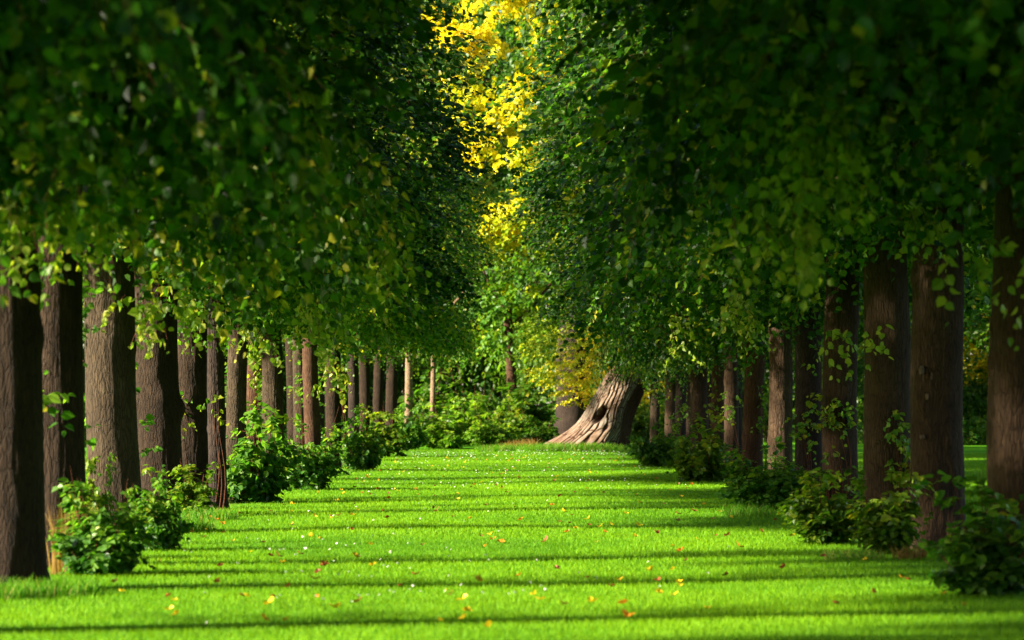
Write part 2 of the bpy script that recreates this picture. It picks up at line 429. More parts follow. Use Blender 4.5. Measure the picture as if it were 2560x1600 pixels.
for i, (X, d, dia, lean, bark, lab) in enumerate(right):
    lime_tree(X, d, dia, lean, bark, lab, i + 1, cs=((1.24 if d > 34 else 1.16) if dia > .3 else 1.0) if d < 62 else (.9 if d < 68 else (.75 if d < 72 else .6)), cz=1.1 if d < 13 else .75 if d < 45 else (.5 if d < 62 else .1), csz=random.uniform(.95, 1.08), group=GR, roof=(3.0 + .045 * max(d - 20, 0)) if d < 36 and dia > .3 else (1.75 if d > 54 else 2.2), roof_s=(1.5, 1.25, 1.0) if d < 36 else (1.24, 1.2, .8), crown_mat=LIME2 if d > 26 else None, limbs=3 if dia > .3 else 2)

for k in range(7):
    lime_tree(4.65 + random.uniform(-.15, .2), 57 + k * 5.8, .32, random.uniform(-.04, .04), random.choice(('dark', 'brown', 'warm')), 'dark lime tree just outside the right row, seen through the gaps between its trunks', k, cs=.7, cz=.9, group='outer trees seen through the right row', limbs=1)
    lime_tree(-5.1 + random.uniform(-.2, .15), 55 + k * 6.2, .34, random.uniform(-.04, .04), random.choice(('dark', 'brown')), 'dark lime tree just outside the left row, seen through the gaps between its trunks', k, cs=.55, csz=.8, cz=1.4, group='outer trees seen through the left row', limbs=1, stock=THIN)

# ------------------------------------------------------------------ ground
def gz(x, y):
    x = np.asarray(x, float); y = np.asarray(y, float)
    h = .22 * np.exp(-(((x - 1.6) / 1.7) ** 2 + ((y - 87) / 3.0) ** 2))
    return h + .015 * np.sin(x * .9 + y * .17) * np.sin(y * .33)

gx = np.concatenate([[-400, -120, -50, -25], np.linspace(-16, 20, 73), [30, 60, 140, 400]])
gy = np.concatenate([[-60, -10, 5], np.linspace(12, 130, 160), [150, 200, 400, 1200]])
GX, GY = np.meshgrid(gx, gy)
V = np.stack([GX, GY, gz(GX, GY)], -1).reshape(-1, 3)
ii = np.arange(len(gx) * len(gy)).reshape(len(gy), len(gx))
f = np.stack([ii[:-1, :-1], ii[:-1, 1:], ii[1:, 1:], ii[1:, :-1]], -1).reshape(-1, 4)
m, n, N, L = new_mat('lawn_ground')
tc = N.new('ShaderNodeTexCoord')
no = N.new('ShaderNodeTexNoise'); no.inputs['Scale'].default_value = 1.1; no.inputs['Detail'].default_value = 8; L.new(tc.outputs['Object'], no.inputs[0])
r = ramp(N, [(.3, (.03, .12, .003)), (.55, (.06, .20, .003)), (.75, (.09, .22, .006))]); L.new(no.outputs[0], r.inputs[0])
bs = N.new('ShaderNodeBsdfPrincipled'); sp = N.new('ShaderNodeSeparateXYZ'); L.new(tc.outputs['Object'], sp.inputs[0])
ab = N.new('ShaderNodeMath'); ab.operation = 'ABSOLUTE'; L.new(sp.outputs[0], ab.inputs[0])
sb = N.new('ShaderNodeMath'); sb.operation = 'SUBTRACT'; sb.inputs[1].default_value = 4.1; L.new(ab.outputs[0], sb.inputs[0])
a2 = N.new('ShaderNodeMath'); a2.operation = 'ABSOLUTE'; L.new(sb.outputs[0], a2.inputs[0])
a3 = N.new('ShaderNodeMath'); a3.operation = 'ADD'; L.new(a2.outputs[0], a3.inputs[0]); L.new(no.outputs[0], a3.inputs[1])
lr = ramp(N, [(.75, (1, 1, 1)), (1.0, (0, 0, 0))]); L.new(a3.outputs[0], lr.inputs[0])
lm = N.new('ShaderNodeMix'); lm.data_type = 'RGBA'; L.new(lr.outputs[0], lm.inputs[0]); L.new(r.outputs[0], lm.inputs[6]); lm.inputs[7].default_value = (.075, .045, .022, 1)
L.new(lm.outputs[2], bs.inputs['Base Color']); bs.inputs['Roughness'].default_value = 1; bs.inputs['Specular IOR Level'].default_value = .05
bp = N.new('ShaderNodeBump'); bp.inputs['Strength'].default_value = .6; bp.inputs['Distance'].default_value = .03
n2 = N.new('ShaderNodeTexNoise'); n2.inputs['Scale'].default_value = 40; L.new(tc.outputs['Object'], n2.inputs[0]); L.new(n2.outputs[0], bp.inputs['Height']); L.new(bp.outputs[0], bs.inputs['Normal'])
o = N.new('ShaderNodeOutputMaterial'); L.new(bs.outputs[0], o.inputs[0])
tag(link('ground', mesh_np('ground', V, [f], [m], smooth=True)), kind='structure')

def blades(x, y, h, wd, tint, lean=.35):
    n = len(x)
    a = rng.uniform(0, 2 * math.pi, n)
    z = gz(x, y)
    base = np.stack([x, y, z - .005], 1)
    wv = np.stack([np.cos(a), np.sin(a), np.zeros(n)], 1) * (wd / 2)[:, None]
    ln = rng.normal(0, lean, (n, 2)) * h[:, None]
    mid = base + np.stack([ln[:, 0] * .35, ln[:, 1] * .35, h * .6], 1)
    tip = base + np.stack([ln[:, 0], ln[:, 1], h], 1)
    V = np.stack([base - wv, base + wv, mid + wv * .75, mid - wv * .75, tip], 1)
    k = np.arange(n)[:, None] * 5
    q = k + np.array([[0, 1, 2, 3]]); t = k + np.array([[3, 2, 4]])
    ti = np.repeat(tint, 5)
    return V.reshape(-1, 3), q, t, ti

n = 800000
u = rng.random(n)
d = (15.5 ** .35 + u * (92 ** .35 - 15.5 ** .35)) ** (1 / .35)
x = rng.uniform(-1, 1, n) * (.168 * d + .4)
keep = ~((d > 84) & (np.abs(x) > 5)) & ~((np.abs(np.abs(x) - 4.2) < .65) & (rng.random(n) < .75))
x, d = x[keep], d[keep]
pt = fbm(np.stack([x * .55, d * .30, 0 * x], 1), 3, 3)
hh = rng.uniform(.022, .040, len(x)) * (.8 + .5 * pt)
ti = np.clip(.5 + (pt - .5) * .9 + rng.normal(0, .2, len(x)), 0, 1)
V, q, t, ti = blades(x, d, hh, (.0014 + .00011 * d) * rng.uniform(.7, 1.3, len(x)), ti)
tag(link('grass', mesh_np('grass', V, [q, t], [GRASS], ti)), kind='stuff')

# ------------------------------------------------------------------ shrubs
def shrub_mesh(nst=16, w=.5, h=1.0, per=9, nl=9, size=.07, tall=0):
    """leafy basal shoots: unit shrub about 2w wide and h tall"""
    ang = rng.uniform(0, 2 * math.pi, nst)
    out = w * np.sqrt(rng.random(nst)) * .85
    top = h * (1 - .45 * (out / w) ** 2) * rng.uniform(.42, 1.08, nst)
    for i in range(tall): top[i] = h * rng.uniform(1.15, 1.5)
    t = np.linspace(0, 1, 6)
    lines = np.stack([np.cos(ang)[:, None] * out[:, None] * (t ** .8) + .04 * rng.normal(0, 1, (nst, 1)), np.sin(ang)[:, None] * out[:, None] * (t ** .8) + .04 * rng.normal(0, 1, (nst, 1)), top[:, None] * t], -1)
    lines[:, 0, 2] -= .03
    sv, sf = tubes_np(lines, np.broadcast_to((.008 * (1.15 - t)), (nst, 6)), 5)
    m = nst * per
    k = np.repeat(np.arange(nst), per)
    tt = rng.uniform(.12, .95, m)
    i0 = np.clip((tt * 5).astype(int), 0, 4); fr = tt * 5 - i0
    C = lines[k, i0] * (1 - fr)[:, None] + lines[k, i0 + 1] * fr[:, None]
    D = nrm(C * np.array([1, 1, 0]) + 1e-4) * .5 + rng.normal(0, .6, (m, 3)); D[:, 2] = np.abs(D[:, 2]) * .5 + .15
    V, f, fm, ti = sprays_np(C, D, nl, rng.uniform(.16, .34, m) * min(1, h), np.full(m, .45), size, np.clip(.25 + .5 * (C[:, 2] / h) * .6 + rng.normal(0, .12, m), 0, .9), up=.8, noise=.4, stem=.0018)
    V[:, 2] = np.maximum(V[:, 2], .01)
    return mesh_np('foliage', V, [f], [SHRUB, TWIG], ti, fm), mesh_np('stem', sv, [sf], [TWIG], smooth=True)

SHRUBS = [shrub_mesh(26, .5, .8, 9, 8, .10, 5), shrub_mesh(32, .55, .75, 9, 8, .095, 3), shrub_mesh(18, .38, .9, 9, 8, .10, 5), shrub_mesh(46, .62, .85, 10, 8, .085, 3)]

def shrub(px, py, ytop, wpx, label, vi, mat=None, group=None, name='shrub', cat='shrub', d=None, X=None, h=None, w=None, rz=None):
    if d is None: X, d = gpt(px, py)
    if h is None: h = (py - ytop) * d / F
    if w is None: w = wpx * d / F
    fm, sm = SHRUBS[vi]
    bw = [1.1, 1.2, .85, 1.35][vi]; bh = [.95, .85, 1.05, .9][vi]
    t = thing(name, label, cat, (X, d + w * .25, float(gz(X, d))), rz if rz is not None else random.uniform(0, 6.28), group)
    w *= 1.5; h *= .95
    s = (w / bw, w / bw, h / bh)
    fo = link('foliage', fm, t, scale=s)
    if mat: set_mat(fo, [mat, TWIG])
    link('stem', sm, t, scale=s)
    return t

GS = 'leafy shrubs at the feet of the avenue trees'
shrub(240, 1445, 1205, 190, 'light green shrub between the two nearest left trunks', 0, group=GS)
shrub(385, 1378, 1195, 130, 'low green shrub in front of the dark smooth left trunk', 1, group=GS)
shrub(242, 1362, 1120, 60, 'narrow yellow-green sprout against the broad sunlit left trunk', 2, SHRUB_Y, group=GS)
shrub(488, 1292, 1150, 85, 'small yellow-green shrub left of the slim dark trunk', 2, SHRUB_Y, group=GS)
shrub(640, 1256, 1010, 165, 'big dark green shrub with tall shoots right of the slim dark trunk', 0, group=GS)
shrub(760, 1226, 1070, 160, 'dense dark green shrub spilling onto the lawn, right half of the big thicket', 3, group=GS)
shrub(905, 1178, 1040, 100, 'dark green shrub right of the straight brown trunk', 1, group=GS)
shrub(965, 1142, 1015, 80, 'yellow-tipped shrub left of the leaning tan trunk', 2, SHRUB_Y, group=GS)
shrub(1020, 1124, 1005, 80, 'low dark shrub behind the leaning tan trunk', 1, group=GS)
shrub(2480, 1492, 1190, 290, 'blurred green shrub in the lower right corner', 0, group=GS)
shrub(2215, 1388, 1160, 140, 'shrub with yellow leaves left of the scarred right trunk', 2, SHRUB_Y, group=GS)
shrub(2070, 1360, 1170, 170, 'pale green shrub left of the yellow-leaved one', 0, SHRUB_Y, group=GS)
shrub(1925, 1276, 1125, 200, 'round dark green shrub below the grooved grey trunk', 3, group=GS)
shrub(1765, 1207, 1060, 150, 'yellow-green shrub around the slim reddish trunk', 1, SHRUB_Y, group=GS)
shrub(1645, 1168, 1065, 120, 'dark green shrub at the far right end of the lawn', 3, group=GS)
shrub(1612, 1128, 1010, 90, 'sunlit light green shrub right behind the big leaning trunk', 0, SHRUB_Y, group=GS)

for sgn, rows, side in ((-1, left, 'left'), (1, right, 'right')):
    for k in range(11):
        dd = 27 + k * 5.6 + random.uniform(-1.2, 1.2)
        h_ = random.uniform(.32, .6)
        shrub(0, 0, 0, 0, f'low leafy sucker growth filling a gap between the {side} trunks', random.choice((0, 2, 2)), random.choice((None, SHRUB_Y)), f'low sucker growth of the {side} row', 'sucker_plant', 'plant', d=dd, X=sgn * random.uniform(3.5, 4.5), h=h_, w=random.uniform(.35, .7))

# thin sprouts growing from trunks (parts of their tree)
def sprout(tree, z, dx, n, size, mat, seed):
    C = np.stack([rng.normal(dx, .09, n), -.22 + rng.normal(0, .06, n), z + rng.normal(0, .16, n)], 1)
    D = np.stack([rng.normal(dx, .5, n), -np.abs(rng.normal(.6, .3, n)), rng.normal(.1, .3, n)], 1)
    V, f, fm, ti = sprays_np(C, D, 6, rng.uniform(.15, .32, n), np.full(n, .5), size, rng.uniform(.5, .9, n), up=.6, stem=.002)
    tt = np.linspace(0, 1, 8); ns = 3
    ln = np.stack([dx + rng.normal(0, .05, (ns, 1)) + .05 * np.sin(tt * 5)[None] + 0 * tt, np.broadcast_to(-.26 - .03 * np.sin(tt * 3), (ns, 8)), rng.uniform(-.1, .25, (ns, 1)) + (z) * tt[None] * np.ones((ns, 1))], -1)
    tv, tf = tubes_np(ln, np.broadcast_to(.006 * (1.25 - tt)[None], (ns, 8)), 5)
    f = np.concatenate([f, tf + len(V)]); V = np.concatenate([V, tv]); fm = np.concatenate([fm, np.ones(len(tf))]); ti = np.concatenate([ti, np.zeros(len(tv))])
    link('sprout', mesh_np('sprout', V, [f], [mat, TWIG], ti, fm), tree)
TREES = {o['label']: o for o in sc.objects if o.get('category') == 'tree'}
def by_label(s): return next(o for l, o in TREES.items() if s in l)
for key, z, dx, nn, mt in [('yellow-green sprouts', 1.25, -.2, 5, SHRUB_Y), ('leafy sprouts at mid trunk', 1.15, -.05, 18, SHRUB), ('leafy sprouts at mid trunk', 1.3, -.2, 8, SHRUB_Y), ('very dark lime', 1.1, .0, 16, SHRUB), ('slim dark lime tree', 1.35, 0, 4, SHRUB_Y),
                           ('half hidden', 1.6, .05, 8, SHRUB_Y), ('half hidden', 2.2, .1, 6, SHRUB_Y), ('reddish-brown furrowed', 1.5, .2, 14, SHRUB), ('reddish-brown furrowed', .9, .2, 14, SHRUB), ('behind the sunlit-footed', 1.1, 0, 14, SHRUB), ('just left of the reddish', 1.2, 0, 12, SHRUB), ('wide dark trunk', 1.0, .1, 16, SHRUB), ('wide dark trunk', .6, .2, 14, SHRUB_Y),
                           ('slim reddish', 1.3, -.1, 9, SHRUB_Y), ('gap right', 1.6, .0, 10, SHRUB), ('straight brown trunk meets', 1.9, .15, 8, SHRUB_Y), ('behind the yellow-tipped', 1.2, 0, 6, SHRUB_Y), ('grooved', 2.0, .15, 5, SHRUB)]:
    sprout(by_label(key), z, dx, nn, .075, mt, 1)

SCAR, sn, SN, SL = new_mat('cut_wood')
sb_ = SN.new('ShaderNodeBsdfPrincipled'); sb_.inputs['Base Color'].default_value = (.42, .19, .10, 1); sb_.inputs['Roughness'].default_value = .8
so_ = SN.new('ShaderNodeOutputMaterial'); SL.new(sb_.outputs[0], so_.inputs[0])
def scar(tree, px, py, w_, h_, front, mat, name='pruning_scar'):
    d = tree.location.y - front
    X, Z = P3(px, py, d)
    th = np.arange(14) / 14 * 2 * math.pi
    n3 = nrm(np.array([X - tree.location.x, -front, 0.0])); t3 = np.array([-n3[1], n3[0], 0])
    c3 = np.array([X, d, Z]) - np.array(tree.location)
    rim = c3 + np.outer(np.cos(th) * w_, t3) + np.outer(np.sin(th) * h_, [0, 0, 1])
    V = np.concatenate([rim - n3 * .04, rim + n3 * .015, rim * .0 + c3 + (rim - c3) * .72 + n3 * .025, (c3 + n3 * .012)[None]])
    i = np.arange(14); j = (i + 1) % 14
    f = np.concatenate([np.stack([i + 14 * k, j + 14 * k, j + 14 * k + 14, i + 14 * k + 14], 1) for k in (0, 1)])
    t = np.stack([i + 28, j + 28, np.full(14, 42)], 1)
    link(name, mesh_np(name, V, [f, t], [mat], smooth=True), tree)
def P3(px, py, d): return (px - VX) * d / F, EYE + (VY - py) * d / F
scar(by_label('broad grey-brown'), 226, 676, .05, .09, .10, SCAR)
for px, py, a, b in [(2302, 925, .012, .04), (2318, 992, .016, .03), (2330, 940, .010, .035), (2304, 1092, .016, .02)]:
    scar(by_label('pale scars'), px, py, a, b, .225, BARK['pale'], 'bark_scar')

def shoots(tree, dia, n):  # unseen shoots added behind trunks to broaden their shadows on the lawn
    C = np.stack([rng.normal(-.05, dia * .22, n), dia * .5 + rng.uniform(0, .08, n), rng.uniform(.7, 2.9, n)], 1)
    D = np.stack([rng.normal(-.15, .25, n), np.abs(rng.normal(.9, .2, n)), rng.normal(.25, .25, n)], 1)
    V, f, fm, ti = sprays_np(C, D, 8, rng.uniform(.35, 1.05, n), np.full(n, .25), .09, rng.uniform(.3, .8, n), up=.6, stem=.003)
    link('shadow_shoot_cluster', mesh_np('shadow_shoot_cluster', V, [f], [SHRUB, TWIG], ti, fm), tree)
for X, d, dia, lean, bark, lab in left:
    if dia > .3 and d < 66: shoots(TREES[lab], dia, 60 if d < 30 else 44)

# hanging leafy branches under the nearest crowns (parts of their tree)
def hanging(tree, X, d, ztop, length, n, mat, size=.078):
    t = rng.random(n)
    C = np.stack([X + rng.normal(0, .14, n), d + rng.normal(0, .14, n), ztop - t * length], 1) - np.array(tree.location)
    D = rng.normal(0, .5, (n, 3)) + np.array([.25, -.2, -.9])
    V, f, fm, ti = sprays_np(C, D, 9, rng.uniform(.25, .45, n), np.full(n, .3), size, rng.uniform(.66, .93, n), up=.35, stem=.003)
    link('hanging_branch', mesh_np('hanging_branch', V, [f], [mat, TWIG], ti, fm), tree)
def P3(px, py, d): return (px - VX) * d / F, EYE + (VY - py) * d / F
for key, px, ytop, ybot, d, nn in [('above the leftmost trunk', 70, 330, 560, 20.0, 22), ('above the leftmost trunk', 190, 430, 520, 20.5, 8), ('dry grass', 380, 690, 760, 27, 8),
                                   ('dry grass', 960, 480, 700, 27.5, 16), ('broad grey-brown', 790, 700, 820, 34, 12), ('broad grey-brown', 480, 720, 800, 34, 7), ('dark smooth trunk', 640, 770, 900, 40, 7), ('dark smooth trunk', 830, 860, 960, 40, 6),
                                   ('two nearest right trunks', 2050, 150, 480, 18.5, 22), ('two nearest right trunks', 1960, 380, 620, 19.5, 16), ('two nearest right trunks', 2480, 560, 720, 20, 4), ('second from right', 2320, 470, 560, 27, 8),
                                   ('wide dark trunk', 1830, 300, 480, 31, 14), ('leafy sprouts', 1860, 700, 840, 38, 12), ('wide dark trunk', 2140, 780, 830, 33, 5), ('grooved', 1700, 700, 900, 50, 10), ('near the lawn end', 1600, 840, 930, 82, 9), ('near the lawn end', 1640, 850, 985, 81, 14), ('near the lawn end', 1680, 860, 960, 80, 12), ('near the lawn end', 1625, 870, 950, 82, 14), ('sunlit foot', 1720, 840, 930, 70, 10)]:
    X, zt = P3(px, ytop, d); _, zb = P3(px, ybot, d)
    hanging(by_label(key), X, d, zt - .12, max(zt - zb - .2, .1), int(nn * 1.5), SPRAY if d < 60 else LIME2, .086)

# ------------------------------------------------------------------ the leaning old oak
def oak():
    d0 = 86.5
    K, S = 300, 420
    zs = np.linspace(-.12, 4.6, K)
    # edges of the trunk against the photograph, in metres from the spine
    def edge(pts):
        pts = sorted(((EYE + (VY - py) * d0 / F), (px - VX) * d0 / F) for px, py in pts)
        return np.interp(zs, [p[0] for p in pts], [p[1] for p in pts])
    le = edge([(1345, 1122), (1375, 1104), (1415, 1082), (1440, 1062), (1462, 1030), (1490, 980), (1520, 930), (1545, 900), (1590, 845), (1640, 780), (1700, 700)])
    re = edge([(1574, 1128), (1572, 1100), (1582, 1050), (1600, 1005), (1618, 965), (1632, 925), (1636, 900), (1668, 845), (1735, 780), (1775, 700)])
    from_c = np.ones(25) / 25
    def sm(a): return np.convolve(np.pad(a, 12, mode='edge'), from_c, 'valid')
    le, re = sm(le), sm(re)
    c = (le + re) / 2
    # centre pulled right at the base so that the left root is a flare
    cz = np.interp(zs, [0, .5, 1.2], [.30, .16, 0]); c = c + cz + .10
    th = np.linspace(0, 2 * math.pi, S, endpoint=False)
    cs, sn = np.cos(th)[None, :], np.sin(th)[None, :]
    rl = (c - le)[:, None]; rr = (re - c)[:, None]
    dep = np.interp(zs, [0, .4, 1.2, 4.6], [1.0, .86, .80, .74])[:, None]
    rx = np.where(cs < 0, rl, rr)
    pq = np.where((cs > 0) & (sn < 0), 1.3, 2.0)
    kq = (np.abs(cs) ** pq + np.abs(sn) ** pq) ** (-1 / pq)
    cs, sn = cs * kq, sn * kq
    x = c[:, None] + rx * cs * np.where(cs < 0, np.abs(cs) ** .15, 1)
    y = dep * sn
    base = np.exp(-np.maximum(zs, 0) / .35)[:, None]
    # buttresses and the dark cleft facing the camera on the right
    lob = .12 * np.cos(th * 6 + .8)[None, :] * base
    cleft = np.exp(-((np.mod(th - R(292) + math.pi, 2 * math.pi) - math.pi) / .20) ** 2)[None, :] * np.exp(-np.maximum(zs - .1, 0) / .42)[:, None]
    k = 1 + lob - .42 * cleft
    x = c[:, None] + (x - c[:, None]) * k; y = y * k
    # bark plates: long wavy furrows running up the trunk
    arc = th[None, :] * .75
    L_ = zs[:, None] * 1.25
    q = np.stack([np.cos(th)[None, :] * 1.6 + 0 * L_, np.sin(th)[None, :] * 1.6 + 0 * L_, 0 * th[None, :] + L_ * .9], -1).reshape(-1, 3)
    wv = fbm(q * 1.3, 5, 3).reshape(K, S) - .5
    ph = arc / .105 + wv * 3.4 + L_ * .4
    fu = np.abs(np.mod(ph, 1) - .5) * 2                 # 1 in the furrow, 0 mid plate
    cell = np.floor(ph)
    hb = np.mod(np.sin(cell * 12.9898) * 43758.5, 1)
    br = np.abs(np.mod(L_ * 1.5 + hb * 7 + wv, 1) - .5) * 2
    fur = np.maximum(np.clip((fu - .60) / .22, 0, 1), .8 * np.clip((br - .93) / .05, 0, 1))
    fine = fbm(q * 9, 21, 2).reshape(K, S)
    disp = -.050 * fur + .045 * (fine - .5) + .012 * (hb - .5)
    rad = np.sqrt((x - c[:, None]) ** 2 + y ** 2)
    # the hollow on the lit face
    hx, hz = (1497 - VX) * d0 / F, EYE + (VY - 1036) * d0 / F
    front = sn < 0
    ax = (x - hx) * math.cos(R(38)) - (zs[:, None] - hz) * math.sin(R(38)); az = (x - hx) * math.sin(R(38)) + (zs[:, None] - hz) * math.cos(R(38))
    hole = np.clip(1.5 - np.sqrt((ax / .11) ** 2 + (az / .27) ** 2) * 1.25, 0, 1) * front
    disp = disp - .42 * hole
    s = 1 + disp / np.maximum(rad, .1)
    x = c[:, None] + (x - c[:, None]) * s; y = y * s
    V = np.stack([x, y, zs[:, None] + 0 * x], -1).reshape(-1, 3)
    idx = np.arange(K * S).reshape(K, S)
    f = np.stack([idx[:-1], np.roll(idx, -1, 1)[:-1], np.roll(idx, -1, 1)[1:], idx[1:]], -1).reshape(-1, 4)
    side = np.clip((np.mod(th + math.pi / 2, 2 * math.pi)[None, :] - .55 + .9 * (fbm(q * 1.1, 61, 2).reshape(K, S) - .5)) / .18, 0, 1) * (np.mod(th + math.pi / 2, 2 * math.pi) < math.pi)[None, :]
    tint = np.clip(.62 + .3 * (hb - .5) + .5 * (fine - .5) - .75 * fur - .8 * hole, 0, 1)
    tint = (tint * (1 - side) + side * np.clip(.16 + .3 * (fine - .5), 0, 1)).ravel()     # shade of the right side painted dark, drawn as bare wood
    m, n, N, L = new_mat('oak_bark')
    at = N.new('ShaderNodeAttribute'); at.attribute_name = 'tint'
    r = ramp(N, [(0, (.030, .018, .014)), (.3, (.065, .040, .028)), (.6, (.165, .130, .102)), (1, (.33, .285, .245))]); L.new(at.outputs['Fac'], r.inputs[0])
    tc = N.new('ShaderNodeTexCoord'); no = N.new('ShaderNodeTexNoise'); no.inputs['Scale'].default_value = 1.4; no.inputs['Detail'].default_value = 4; L.new(tc.outputs['Object'], no.inputs[0])
    rr2 = ramp(N, [(.35, (1, 1, 1)), (.7, (.85, .62, .50))]); L.new(no.outputs[0], rr2.inputs[0])
    mul = N.new('ShaderNodeMix'); mul.data_type = 'RGBA'; mul.blend_type = 'MULTIPLY'; mul.inputs[0].default_value = 1
    L.new(r.outputs[0], mul.inputs[6]); L.new(rr2.outputs[0], mul.inputs[7])
    bs = N.new('ShaderNodeBsdfPrincipled'); L.new(mul.outputs[2], bs.inputs['Base Color']); bs.inputs['Roughness'].default_value = .95; bs.inputs['Specular IOR Level'].default_value = .05
    o = N.new('ShaderNodeOutputMaterial'); L.new(bs.outputs[0], o.inputs[0])
    t = thing('oak_tree', 'huge old tree with leaning furrowed trunk and a dark hollow, at the lawn end', 'tree', (0, d0, 0))
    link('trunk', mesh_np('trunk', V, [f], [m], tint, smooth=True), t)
    top = c[-1]
    for k, (az, el, ln) in enumerate([(-.5, .7, 3.0), (.9, .6, 3.4), (2.6, 1.0, 2.6)]):
        tt = np.linspace(0, 1, 10)
        path = np.stack([top + np.cos(az) * ln * tt * math.cos(el) * 1.0, np.sin(az) * ln * tt * .8, 4.2 + ln * tt * math.sin(el)], 1)
        Vl, fl = tube(path, .30 * (1 - .8 * tt) + .02, 14, 0, k, .04)
        link('limb', mesh_np('limb', Vl, [fl], [BARK['grey']], smooth=True), t)
    cr = link('crown', CROWNS[2], t, (top + 1.2, .5, 1.6), (0, 0, 1), (1.2, 1.2, 1.2))
    return t
oak()

# ------------------------------------------------------------------ far trees and bushes behind the lawn
AUT = leaf_mat('maple_leaf', [(0, (.05, .15, .008)), (.35, (.14, .26, .008)), (.62, (.44, .47, .008)), (1, (.70, .58, .012))], trans=.5, tgain=(1.2, 1.1, .5))
# the far edge of the wood, one unbroken mass
n = 9000
C = np.stack([rng.uniform(-46, 46, n), rng.uniform(140, 152, n), 9.5 * rng.random(n) ** 1.5], 1)
D = rng.normal(0, 1, (n, 3)) + np.array([-.5, -.6, .1])
V, f, fm, ti = sprays_np(C, D, 9, rng.uniform(.8, 1.6, n), np.full(n, .4), .34, rng.uniform(.05, .6, n), stem=.008)
tag(link('distant_wood', mesh_np('distant_wood', V, [f], [WOOD_G, TWIG], ti, fm)), 'dark mass of the far wood beyond the lawn', None, None, 'stuff')

def far_tree(X, d, label, ci, s, sz, cz, mat, dia=.4, bark='brown', group='trees of the wood behind the lawn', top=None):
    t = thing('woodland_tree', label, 'tree', (X, d, 0), 0, group)
    me, _ = trunk_mesh('trunk', dia, random.uniform(-.1, .1), random.randint(0, 999), BARK[bark], top=top or 7 * sz, near=False)
    link('trunk', me, t)
    c = link('crown', CROWNS[ci % 4], t, (0, 0, cz), (0, 0, random.uniform(0, 6.28)), (s, s, sz))
    set_mat(c, [mat, TWIG])
    return t
far_tree(-.1, 107, 'tall tree glowing yellow in the gap between both rows, on a reddish trunk', 0, 1.25, 2.2, -1.4, YELLOW, .36, 'red', top=4.6)
yt = next(o for o in sc.objects if 'glowing' in o.get('label', ''))
me = make_crown('crown', AUT, 3.6, 20, 2.9, 3600, 11, .17, 60, 120, .5, (.5, 1.0))
co = np.empty(len(me.vertices) * 3, np.float32); me.vertices.foreach_get('co', co); co = co.reshape(-1, 3)
blk = fbm(co * .7, 31, 2)
leafid = np.arange(len(co)) // 6
tv = np.clip((co[:, 2] - 4.8) / 4.5, 0, .66) + (blk - .5) * 1.1 + rng.normal(0, .12, leafid.max() + 1)[leafid] + .12
me.attributes['tint'].data.foreach_set('value', np.clip(tv, 0, 1).astype(np.float32))
for c in yt.children:
    if c.name.startswith('crown'):
        c.data = me; c.location = (0, 0, 0); c.scale = (1, 1, 1)
        for q in c.material_slots: q.link = 'DATA'
for k in range(2):
    link('limb', LIMBS['red'][k % 3], yt, (0, 0, 4.0 + .3 * k), (0, 0, k * 2.4), (.9, .9, 1.1))
FT = [(-16, 112, 'dark', 1.7), (-12, 124, 'mid', 1.9), (-8, 122, 'mid', 2.0), (-5.2, 126, 'dark', 2.2), (-2.4, 123, 'mid', 2.0), (-.8, 131, 'tall', 2.0), (3.4, 116, 'mid', 1.7), (6.5, 112, 'dark', 1.7), (10, 118, 'dark', 1.8), (13, 104, 'dark', 1.5), (16.5, 110, 'gold', 1.9), (20, 100, 'dark', 1.7), (-20, 104, 'dark', 1.7)]
FL = ['dark green tree of the wood seen beyond the two nearest left trunks', 'green tree of the wood beyond the broad sunlit left trunk', 'green tree of the wood behind the middle left trunks', 'dark tree of the wood behind the thin left trunks',
      'shady green tree of the wood behind the leaning tan trunk', 'tall green tree of the wood behind the glowing yellow one', 'green tree of the wood behind the big leaning trunk', 'dark tree of the wood behind the thin right trunks', 'dark tree of the wood behind the reddish right trunk', 'dark tree of the wood behind the wide dark right trunk',
      'golden tree showing in the slit between the two nearest right trunks', 'dark tree of the wood at the far right edge', 'dark tree of the wood at the far left edge']
for i, ((X, d, k, s), lab) in enumerate(zip(FT, FL)):
    far_tree(X, d, lab, i, s, 3.0 if k == 'tall' else (1.35 if abs(X) > 7 else 2.5), -3.0 if k != 'gold' else -2.0, {'dark': WOOD_G, 'tall': WOOD_L, 'mid': WOOD_G, 'gold': YELLOW}[k], .4, 'dark')

GB = 'bushes closing the end of the lawn'
for i, (px, dd, h, w, mt, lab) in enumerate([
    (1048, 96, 1.31, 1.1, WOOD_G, 'green bush behind the pale slim trunk at the lawn end'),
    (1105, 93, 1.11, 1.4, WOOD_L, 'light green bush leftmost of those closing the open lawn'),
    (1170, 98, 1.64, 1.3, WOOD_L, 'sunlit bush with pointed top left of the reddish far trunk'),
    (1228, 92, 1.02, 1.3, WOOD_L, 'dense light green bush in front of the reddish far trunk'),
    (1282, 97, 1.48, 1.3, SHRUB_Y, 'broad green bush right of the reddish far trunk'),
    (1345, 93, 0.98, 1.0, WOOD_G, 'darker green bush beside the foot of the dark stout trunk'),
    (1195, 103, 2.05, 2.2, WOOD_G, 'tall shady bush behind the light green bushes'),
    (1085, 104, 1.97, 2.2, WOOD_G, 'tall shady bush behind the leftmost bushes'),
    (1320, 104, 2.13, 2.2, WOOD_G, 'tall shady bush left of the yellow branches'),
    (1640, 98, 1.48, 1.6, WOOD_L, 'light bush right of the big leaning trunk'),
]):
    shrub(0, 0, 0, 0, lab, (3, 1, 0)[i % 3], mt, GB, 'bush', 'bush', d=dd, X=(px - VX) * dd / F, h=h, w=w)

